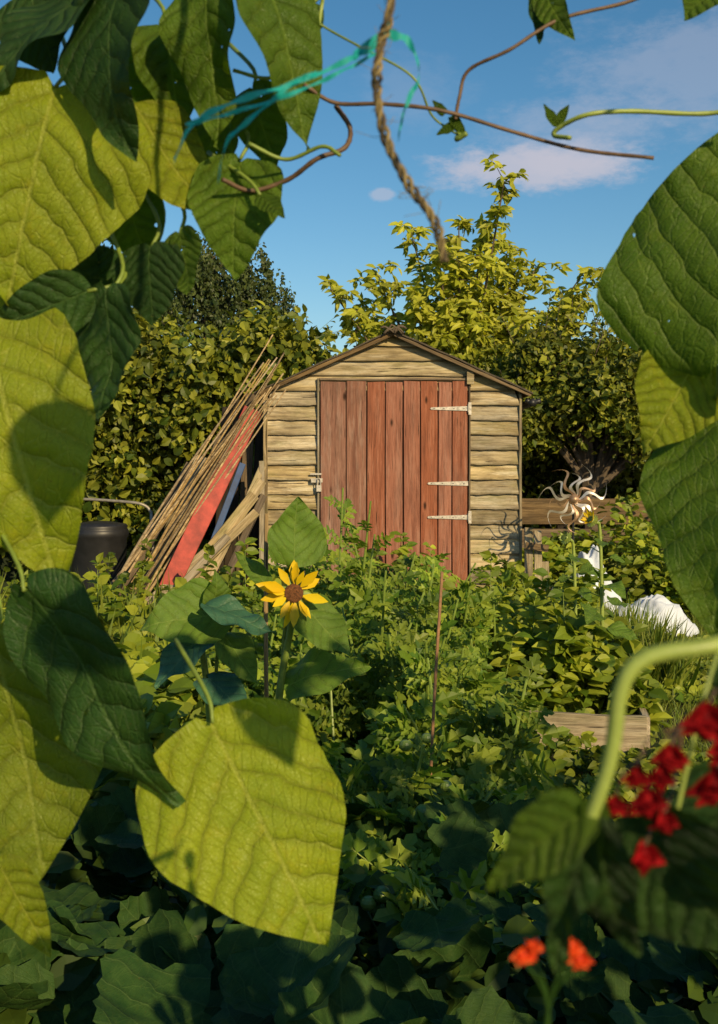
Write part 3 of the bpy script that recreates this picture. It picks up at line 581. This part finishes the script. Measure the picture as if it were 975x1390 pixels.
# ------------------------------------------------------------------ leaf placer
def putleaf(acc,b,t,w,nr,mat,cup=.12,droop=.12,asym=0,wave=.02,seed=0,notch=.05):
    b=np.array(b,float);t=np.array(t,float);L=np.linalg.norm(t-b)
    V,F,U=beanleaf(w/L,cup,droop,asym,wave,seed,notch=notch)
    inst(acc,V,F,[b],[t-b],[nr],[L],mat,U)
def sunflower_head(acc,C,nr,R0,Rp,mp,md,mb,npet=16,half=False):
    C=np.array(C,float);n_=nrmz(np.array(nr,float)); a=nrmz(np.cross(n_,[0,0,1])); b=np.cross(n_,a)
    TP=([(0,0,0),(-.12,.25,.02),(-.19,.55,.04),(-.10,.82,.0),(0,1,-.03),(.10,.82,.0),(.19,.55,.04),(.12,.25,.02),(0,.5,-.03)],[(0,8,2,1),(8,3,2),(8,4,3),(0,7,6,8),(8,6,5),(8,5,4)])
    for lay in range(2):
        for k in range(npet):
            an=2*math.pi*(k+.5*lay)/npet+R.normal()*.18; d=a*math.cos(an)+b*math.sin(an)
            lift=R.uniform(-.35,.55)+.15*lay if not half else 1.5
            inst(acc,*TP,[C+d*R0*.85],[d+n_*lift+R.normal(size=3)*.14],[n_-d*lift*.6+R.normal(size=3)*.25],[Rp*R.uniform(.7,1.25)],mp)
    S=20
    prof=[(R0*math.sin(t),R0*.38*math.cos(t)) for t in np.linspace(.02,1.57,9)]
    V=[C+n_*(h+.002*random.uniform(-1,1))+(a*math.cos(2*math.pi*k/S)+b*math.sin(2*math.pi*k/S))*r for r,h in prof for k in range(S)]
    acc.add(V,[[i*S+k,i*S+(k+1)%S,(i+1)*S+(k+1)%S,(i+1)*S+k] for i in range(8) for k in range(S)],md)
    m=150; k=np.arange(m); rr=R0*np.sqrt(k/m)*.98; th=k*2.39996; P=C+n_*(R0*.38*np.sqrt(np.maximum(0,1-(rr/R0)**2)))[:,None]+a*(rr*np.cos(th))[:,None]+b*(rr*np.sin(th))[:,None]
    inst(acc,[(-.3,0,0),(.3,0,0),(0,1,0),(0,0,.3)],[(0,1,2),(1,3,2),(3,0,2)],P,np.tile(n_,(m,1))+R.normal(size=(m,3))*.3,np.tile(a,(m,1)),R0*.2,md)
    for k in range(14):
        an=2*math.pi*k/14; d=a*math.cos(an)+b*math.sin(an); inst(acc,*T8,[C-n_*.006+d*R0*.5],[d-n_*.3],[-n_],[R0*1.4],mb)
M_disc=plain('sunflower_disc',(.13,.05,.016),.9,0,.7,200,.5)
acc=Acc(); H=(-.155,2.63,.925)
sunflower_head(acc,H,(.22,-.92,.25),.023,.062,0,1,2,9)
tube(acc,[(-.155,2.65,.92),(-.165,2.69,.84),(-.20,2.70,.6),(-.215,2.70,0)],.007,.011,2,8,6)
tube(acc,[(-.155,2.69,1.0),(-.175,2.70,.9),(-.19,2.71,.7)],.004,.006,2,6,4)
tube(acc,[(-.40,2.74,.84),(-.37,2.74,.6),(-.34,2.72,0)],.007,.011,2,8,6)
tube(acc,[(-.34,2.73,.86),(-.355,2.74,.7),(-.36,2.73,.4)],.004,.006,2,6,4)
for b,t,w,nr,m,sd in [
 ((-.160,2.68,1.00),(-.142,2.66,1.150),.150,(.35,-.95,.1),3,1),((-.130,2.66,.89),(-.015,2.60,.79),.12,(.2,-.8,.6),3,2),((-.165,2.7,.69),(-.000,2.62,.775),.13,(.25,-.7,.7),3,3),
 ((-.335,2.72,.87),(-.53,2.66,.845),.17,(-.25,-.8,.4),3,4),((-.36,2.66,.885),(-.195,2.60,.86),.09,(.0,-.5,1),4,5),((-.37,2.72,.70),(-.26,2.6,.665),.11,(0,-.5,1),4,6),((-.36,2.74,.86),(-.345,2.72,.965),.08,(.5,-.8,.2),3,7),
 ((-.20,2.72,.60),(-.31,2.66,.50),.13,(0,-.6,.8),3,8),((-.21,2.72,.5),(-.08,2.66,.42),.12,(0,-.6,.8),3,9),((-.37,2.74,.55),(-.50,2.66,.48),.13,(0,-.6,.8),3,10),((-.23,2.74,.93),(-.30,2.74,1.02),.05,(.4,-.8,.2),3,11),((-.38,2.72,.80),(-.49,2.62,.73),.12,(-.1,-.5,.8),4,12),((-.33,2.72,.80),(-.24,2.66,.72),.10,(.2,-.6,.7),3,13)]:
    putleaf(acc,b,t,w,nr,m,.15,.18,.05,.035,sd,.10)
acc.build('sunflower',[L_pet,M_disc,M_stem,M_sfl,M_sfb],smooth=True)
for nm,x,y,h,bud in (('sunflower.001',1.08,4.95,.90,True),('sunflower.002',1.02,5.25,.80,False)):
    acc=Acc(); tube(acc,[(x,y,.08),(x+.01,y,h*.5),(x+.0,y,h),(x-.02,y-.02,h+.06)],.010,.007,2,8,5)
    sunflower_head(acc,(x-.05,y-.04,h+.07),(-.7,-.55,.5),.018,.036 if bud else .02,0 if bud else 2,2,2,9,half=True)
    for k in range(16):
        z=h*(.3+.7*k/16); th=k*2.4; L=R.uniform(.08,.15)*(1 if k<12 else .6); d=np.array([math.cos(th),math.sin(th),.35]); b=np.array([x,y,z]); e=b+nrmz(d)*.05
        tube(acc,[b,e],.003,.002,2,5); putleaf(acc,e,e+nrmz(d*[1,1,-.3])*L,L*.75,(math.cos(th)*-.3+.2,-.5,1),3,.15,.2,0,.03,k,.08)
    acc.build(nm,[L_pet,M_disc,M_stempale,M_sfl,M_sfb],smooth=True)
# ------------------------------------------------------------------ runner bean row (near)
acc=Acc()
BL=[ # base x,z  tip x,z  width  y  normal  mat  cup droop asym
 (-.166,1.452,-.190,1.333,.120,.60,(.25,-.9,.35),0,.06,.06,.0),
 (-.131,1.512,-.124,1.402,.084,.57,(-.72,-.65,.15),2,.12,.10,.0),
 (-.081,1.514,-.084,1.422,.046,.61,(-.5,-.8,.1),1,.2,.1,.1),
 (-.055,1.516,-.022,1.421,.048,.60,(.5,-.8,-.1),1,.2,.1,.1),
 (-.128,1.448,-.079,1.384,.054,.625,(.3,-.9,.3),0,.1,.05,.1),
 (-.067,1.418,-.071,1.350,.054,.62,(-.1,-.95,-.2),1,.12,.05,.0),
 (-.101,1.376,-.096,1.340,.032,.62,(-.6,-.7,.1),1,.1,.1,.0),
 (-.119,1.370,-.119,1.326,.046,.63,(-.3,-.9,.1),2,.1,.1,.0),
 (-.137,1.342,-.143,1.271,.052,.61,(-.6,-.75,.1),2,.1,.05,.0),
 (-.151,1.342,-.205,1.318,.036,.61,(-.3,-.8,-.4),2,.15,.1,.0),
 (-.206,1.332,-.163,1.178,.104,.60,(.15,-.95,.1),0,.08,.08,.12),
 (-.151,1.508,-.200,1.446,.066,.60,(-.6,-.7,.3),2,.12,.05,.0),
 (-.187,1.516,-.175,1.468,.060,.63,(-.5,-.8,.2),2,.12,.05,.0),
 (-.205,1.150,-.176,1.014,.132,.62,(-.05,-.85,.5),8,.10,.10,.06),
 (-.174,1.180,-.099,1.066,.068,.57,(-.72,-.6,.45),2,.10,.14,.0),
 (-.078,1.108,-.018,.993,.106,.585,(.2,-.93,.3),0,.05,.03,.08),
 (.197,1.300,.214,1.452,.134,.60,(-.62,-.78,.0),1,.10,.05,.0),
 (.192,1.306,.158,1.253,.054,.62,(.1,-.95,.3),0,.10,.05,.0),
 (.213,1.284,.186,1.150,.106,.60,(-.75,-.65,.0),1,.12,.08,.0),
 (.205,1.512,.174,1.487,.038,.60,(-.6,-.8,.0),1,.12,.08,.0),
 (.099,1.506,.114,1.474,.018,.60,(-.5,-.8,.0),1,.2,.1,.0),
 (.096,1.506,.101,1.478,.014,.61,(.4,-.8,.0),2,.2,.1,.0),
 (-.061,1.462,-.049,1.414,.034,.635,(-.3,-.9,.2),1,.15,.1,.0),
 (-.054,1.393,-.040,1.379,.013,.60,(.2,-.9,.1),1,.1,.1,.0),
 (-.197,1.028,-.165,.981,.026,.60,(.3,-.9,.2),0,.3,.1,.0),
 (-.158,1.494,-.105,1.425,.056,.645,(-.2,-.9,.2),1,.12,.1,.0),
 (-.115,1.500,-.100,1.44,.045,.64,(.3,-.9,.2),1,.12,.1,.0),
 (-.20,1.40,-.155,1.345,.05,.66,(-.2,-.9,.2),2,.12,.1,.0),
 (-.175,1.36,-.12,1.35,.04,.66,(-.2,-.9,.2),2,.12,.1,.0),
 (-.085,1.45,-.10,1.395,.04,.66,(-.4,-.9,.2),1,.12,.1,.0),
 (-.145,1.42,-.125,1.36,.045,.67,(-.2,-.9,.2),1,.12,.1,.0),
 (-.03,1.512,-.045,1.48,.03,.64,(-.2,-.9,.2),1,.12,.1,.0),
 (.168,1.335,.192,1.288,.034,.20,(.5,-.8,.4),1,.1,.1,.0),  # from here on: out-of-view leaves added to cast shadows on framed ones
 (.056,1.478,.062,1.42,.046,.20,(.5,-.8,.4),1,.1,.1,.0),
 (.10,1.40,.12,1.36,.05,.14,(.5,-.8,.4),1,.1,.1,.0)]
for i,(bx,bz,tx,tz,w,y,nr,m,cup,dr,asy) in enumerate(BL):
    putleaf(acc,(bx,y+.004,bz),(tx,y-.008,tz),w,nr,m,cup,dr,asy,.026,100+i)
    u=nrmz(np.array([bx-tx,0,bz-tz])); sx=-1 if bx<0 else 1
    tube(acc,[(bx,y+.004,bz),(bx+u[0]*.015+.003,y+.012,bz+u[2]*.015),(bx+u[0]*.03+sx*.012,y+.04,bz+u[2]*.03+.012)],.0011,.0014,3,6,4)
tube(acc,[(.30,.62,1.55),(.24,.40,1.53),(.15,.22,1.47),(.056,.20,1.48)],.0014,.0012,3,6,6); tube(acc,[(.20,.3,1.50),(.18,.22,1.40),(.168,.20,1.335)],.0012,.001,3,6,6); tube(acc,[(.15,.22,1.47),(.11,.16,1.44),(.10,.14,1.40)],.0012,.001,3,6,6)  # out-of-view stems added to carry the shadow-casting leaves
def vine(P,y,r,m): tube(acc,[(x,y+.006*math.sin(i*1.7),z) for i,(x,z) in enumerate(P)],r,r*.9,m,7,8,wob=.06)
vine([(.17,1.510),(.149,1.500),(.109,1.487),(.081,1.469),(.060,1.461),(.055,1.447),(.052,1.432)],.60,.0011,4)
vine([(-.030,1.452),(-.013,1.444),(.013,1.441),(.045,1.436),(.085,1.427),(.121,1.418),(.159,1.411)],.60,.0012,4)
vine([(.21,1.437),(.185,1.435),(.145,1.434),(.121,1.431),(.108,1.427),(.105,1.423),(.112,1.419)],.59,.0014,5)
vine([(-.013,1.444),(-.005,1.433),(-.008,1.420),(-.023,1.413),(-.039,1.404),(-.060,1.398),(-.075,1.402)],.61,.0015,4)
vine([(-.019,1.512),(-.021,1.500),(-.025,1.478),(-.035,1.466),(-.050,1.460),(-.07,1.465)],.61,.0012,5)
vine([(-.045,1.505),(-.02,1.490),(.000,1.476),(.029,1.458),(.040,1.440),(.049,1.433),(.057,1.425)],.61,.0007,3)
vine([(-.06,1.42),(-.04,1.413),(-.02,1.418),(-.01,1.412)],.60,.0012,3)
vine([(-.20,1.47),(-.15,1.44),(-.12,1.40),(-.14,1.35),(-.17,1.33)],.68,.0016,3)
vine([(.05,1.432),(.055,1.428),(.053,1.422),(.058,1.424)],.60,.0016,3)
for bx,bz,tx,tz in [(.05,1.434,.058,1.424),(.052,1.43,.042,1.424),(.107,1.43,.100,1.440),(.107,1.43,.113,1.440),(.046,1.436,.040,1.442)]:
    putleaf(acc,(bx,.6,bz),(tx,.595,tz),.006,(0,-1,.2),1,.2,.1,0,.02,5)
cand=[]
while len(cand)<1500:
    x=random.uniform(-2.2,2.6); y=random.uniform(.56,.90); z=random.uniform(.05,1.78)
    hx=.325*y+.075; zt=1.25+.413*y+.07; zb=1.25-.513*y-.07
    if abs(x)<hx and zb<z<zt: continue
    if abs(x)<.45 and z>1.75: continue
    cand.append((x,y,z))
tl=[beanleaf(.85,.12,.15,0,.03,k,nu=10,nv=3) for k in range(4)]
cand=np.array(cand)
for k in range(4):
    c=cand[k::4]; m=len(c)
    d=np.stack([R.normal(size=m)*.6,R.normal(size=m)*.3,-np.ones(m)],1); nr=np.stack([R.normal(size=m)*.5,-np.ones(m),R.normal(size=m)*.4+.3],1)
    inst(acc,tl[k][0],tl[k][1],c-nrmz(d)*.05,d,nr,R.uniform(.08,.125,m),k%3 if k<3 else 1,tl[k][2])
for x in (-2.0,-1.5,-1.0,-.52,.55,1.05,1.6,2.2):
    tube(acc,[(x,.74,0),(x+.02,.72,1.75)],.008,.006,3,6)
    for q in range(2): tube(acc,[(x+.02*math.cos(t*1.6+q*3),.73+.02*math.sin(t*1.6+q*3),.1*t) for t in range(18)],.002,.0016,3,5,3)
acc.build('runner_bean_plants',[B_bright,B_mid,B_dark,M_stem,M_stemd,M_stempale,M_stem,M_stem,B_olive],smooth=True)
# nearest shoot, lower right, with red blossom
acc=Acc(); A0=(.0625,.30,1.151)
tube(acc,[(.125,.32,1.205),(.1045,.305,1.200),(.0945,.30,1.1985),(.0785,.30,1.1956),(.0715,.30,1.188),(.0690,.30,1.172),(.0665,.30,1.162),(.0625,.30,1.151)],.0026,.0020,3,10,6)
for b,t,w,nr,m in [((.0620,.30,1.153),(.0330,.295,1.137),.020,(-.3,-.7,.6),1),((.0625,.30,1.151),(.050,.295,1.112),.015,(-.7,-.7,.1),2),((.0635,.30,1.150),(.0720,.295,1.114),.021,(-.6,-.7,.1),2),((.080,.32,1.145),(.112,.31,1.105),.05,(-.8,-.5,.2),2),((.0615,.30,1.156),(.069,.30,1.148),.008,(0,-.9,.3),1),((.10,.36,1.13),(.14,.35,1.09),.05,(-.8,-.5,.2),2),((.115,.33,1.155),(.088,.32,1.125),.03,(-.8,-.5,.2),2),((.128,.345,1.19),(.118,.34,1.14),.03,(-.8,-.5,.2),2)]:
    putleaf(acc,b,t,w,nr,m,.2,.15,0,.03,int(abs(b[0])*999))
M_redp=leafmat('red_blossom',(.14,.002,.005),(.36,.007,.010),.2,rough=.7,spec=.1,tcol=(1,.6,.5)); M_or=leafmat('scarlet_blossom',(.70,.05,.01),(.85,.12,.02),.3,tcol=(1,.6,.5))
def blossom(x,y,z,s,m):
    C=np.array([x,y,z])
    for k in range(4):
        d=np.array([math.cos(k*1.7+x*300),-.6,math.sin(k*1.7+x*300)*.6-.5]); V,F,U=beanleaf(.85,.9,.5,0,.04,k,nu=8,nv=4); inst(acc,V,F,[C+[0,0,s*.4]],[d],[(-d[0],-1,.7)],[s*1.25],m,U)
    S=10; V=[C+np.array([math.sin(t)*math.cos(p_)*.42,math.sin(t)*math.sin(p_)*.4,math.cos(t)*.75])*s for t in np.linspace(.1,3,7) for p_ in np.linspace(0,6.28,S,endpoint=False)]
    acc.add(V,[[i*S+k,i*S+(k+1)%S,(i+1)*S+(k+1)%S,(i+1)*S+k] for i in range(6) for k in range(S)],m)
for x,z,s in [(.0955,1.176,.0062),(.0975,1.158,.0062),(.0795,1.154,.0050),(.0855,1.166,.0048),(.0785,1.139,.0052),(.0705,1.153,.0035),(.083,1.161,.004),(.101,1.168,.005),(.0765,1.161,.0035),(.084,1.149,.004)]:
    blossom(x,.305,z,s,6); tube(acc,[(x,.305,z+s*.5),(x+.006,.315,z+.008),(.097,.33,1.170)],.0004,.0005,4,5,4)
tube(acc,[(.118,.35,1.20),(.103,.33,1.178),(.090,.325,1.13)],.0008,.0007,3,6,4)
for x,z in [(.047,1.1165),(.0578,1.1165),(.0600,1.113),(.0445,1.114)]: blossom(x,.30,z,.0030,7); tube(acc,[(x,.30,z),(.053,.31,1.095),(.055,.33,1.05)],.0004,.0009,2,5,4)
acc.v=[v-np.array(A0) for v in acc.v]
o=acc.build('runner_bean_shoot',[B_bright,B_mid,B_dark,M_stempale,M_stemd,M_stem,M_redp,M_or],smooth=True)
o.location=(.0458,.22,1.1774); o.scale=(.733,.733,.733)
# rope and twine
P=smoothpts([(.015,.42,1.62),(.013,.39,1.50),(.0113,.38,1.412),(.0075,.38,1.3917),(.0062,.38,1.3765),(.0095,.38,1.3588),(.0171,.38,1.3436),(.0259,.38,1.331),(.0295,.38,1.3170)],26)
acc=Acc(); T=nrmz(np.gradient(P,axis=0))
for s in range(3):
    Q2=[]
    for i,p_ in enumerate(P):
        a_=nrmz(np.cross(T[i],[0,1,0])); b_=np.cross(T[i],a_); an=i*.30+s*2.094; rr=.0011*(1+.25*math.sin(i*.21)); Q2.append(p_+rr*(a_*math.cos(an)+b_*math.sin(an)))
    tube(acc,Q2,.00080,.0007,s%2,6)
for k in range(60): i=random.randrange(20,len(P)-2); q=P[i]; tube(acc,[q,q+R.normal(size=3)*.002,q+R.normal(size=3)*.004],.00015,.0001,0,4,3)
acc.build('twisted_rope',[plain('rope_fibre',(.21,.16,.07),.9,0,.5,400),plain('rope_fibre_dark',(.08,.06,.035),.9,0,.5,400)],smooth=True)
acc=Acc()
for P_,r in [([(.016,1.43),(.0087,1.4009),(-.0047,1.3915),(-.0234,1.3835),(-.0447,1.3768),(-.0594,1.3688),(-.0661,1.3560)],.0010),([(-.015,1.387),(-.0234,1.3835),(-.0394,1.3702),(-.0474,1.3621),(-.0505,1.3480)],.0010),([(-.002,1.393),(.0087,1.4009),(.0180,1.3980),(.0215,1.3862),(.0167,1.3755),(.014,1.3640)],.0017),([(.0075,1.395),(-.0047,1.3885),(-.0234,1.3800),(-.0447,1.3732),(-.062,1.3688)],.0007)]:
    PP=smoothpts([(x,.395,z) for x,z in P_],8); V=[]
    for i,q in enumerate(PP): V+=[q+[0,.0008*math.sin(i),r*(1+.3*math.sin(i*.9))],q-[0,.0008*math.sin(i),r*(1+.3*math.sin(i*1.3))]]
    acc.add(V,[[2*i,2*i+1,2*i+3,2*i+2] for i in range(len(PP)-1)])
acc.build('blue_green_twine',[leafmat('nylon_twine',(.015,.42,.40),(.04,.50,.48),.35,tcol=(1,1,1),nlo=.9)],smooth=True)
# ------------------------------------------------------------------ light, sky, camera
el=math.radians(24); sd=Vector((.45,-.8,0)).normalized()*math.cos(el)+Vector((0,0,math.sin(el)))
L=bpy.data.lights.new('sun','SUN'); L.energy=5.0; L.angle=math.radians(.5); L.color=(1,.77,.42); lo=bpy.data.objects.new('sun',L); COL.objects.link(lo); lo.rotation_euler=sd.to_track_quat('Z','Y').to_euler(); lo.location=(3,-5,5)
W=bpy.data.worlds.new('World'); scene.world=W; W.use_nodes=True; nt=W.node_tree; bg=nt.nodes['Background']
sky=nt.nodes.new('ShaderNodeTexSky'); sky.sky_type='NISHITA'; sky.sun_disc=False; sky.sun_elevation=el; sky.sun_rotation=math.atan2(.45,-.8); sky.ozone_density=2.5; sky.air_density=1.0; sky.dust_density=.5
class WN(NT):
    def __init__(s): s.t=nt
N=WN(); g=N.co('Generated'); cur=sky.outputs[0]
hs=N.n('ShaderNodeHueSaturation'); hs.inputs['Saturation'].default_value=1.25; hs.inputs['Hue'].default_value=.49; hs.inputs['Value'].default_value=1.24; N.l(cur,hs.inputs['Color']); cur=hs.outputs[0]
def cloud(cur,px,pz,ax,az,op,nsc,lo_=.55,hi=1.15,col=(6.6,6.4,7.3),amp=1.5):
    c=Vector((px,1.0,pz)).normalized()
    v=N.vmath('SUBTRACT',g,tuple(c)).outputs[0]
    v=N.vmath('MULTIPLY',v,(1/ax,.0,1/az)).outputs[0]
    ln=N.vmath('LENGTH',v).outputs['Value']
    nn=N.noise(N.map(g,(1,1,2.2)),nsc,7,.65)
    s=N.math('ADD',ln,N.math('MULTIPLY',N.math('SUBTRACT',nn,.5),amp))
    m=N.n('ShaderNodeMapRange',interpolation_type='SMOOTHSTEP'); N.l(s,m.inputs[0]); m.inputs[1].default_value=lo_; m.inputs[2].default_value=hi; m.inputs[3].default_value=op; m.inputs[4].default_value=0
    return N.mix(m.outputs[0],cur,col)
cur=cloud(cur,.160,.262,.100,.021,.8,34,.4,1.15,amp=1.5)
cur=cloud(cur,.19,.272,.050,.018,.45,40,.4,1.2,amp=1.5)
cur=cloud(cur,.02,.237,.012,.006,.45,50)
cur=cloud(cur,.31,.35,.11,.05,.30,22,.3,1.2,amp=2.2)
cur=cloud(cur,.20,.30,.08,.025,.28,26,.3,1.2,amp=2.2)
cur=cloud(cur,.05,.33,.05,.03,.14,22,.2,1.2,amp=2.2)
N.l(cur,bg.inputs[0]); bg.inputs[1].default_value=.085
cam=bpy.data.cameras.new('camera'); co=bpy.data.objects.new('camera',cam); COL.objects.link(co); co.location=(0,0,1.25); co.rotation_euler=(math.radians(90),0,0)
cam.sensor_fit='VERTICAL'; cam.sensor_height=36; cam.sensor_width=36*718/1024; cam.lens=1500/1390*36; cam.shift_y=-75/1390; cam.clip_start=.02; cam.clip_end=1000
cam.dof.use_dof=True; cam.dof.focus_distance=3.2; cam.dof.aperture_fstop=cam.lens/1.6
scene.camera=co
scene.view_settings.view_transform='Standard'; scene.view_settings.look='None'; scene.view_settings.exposure=0
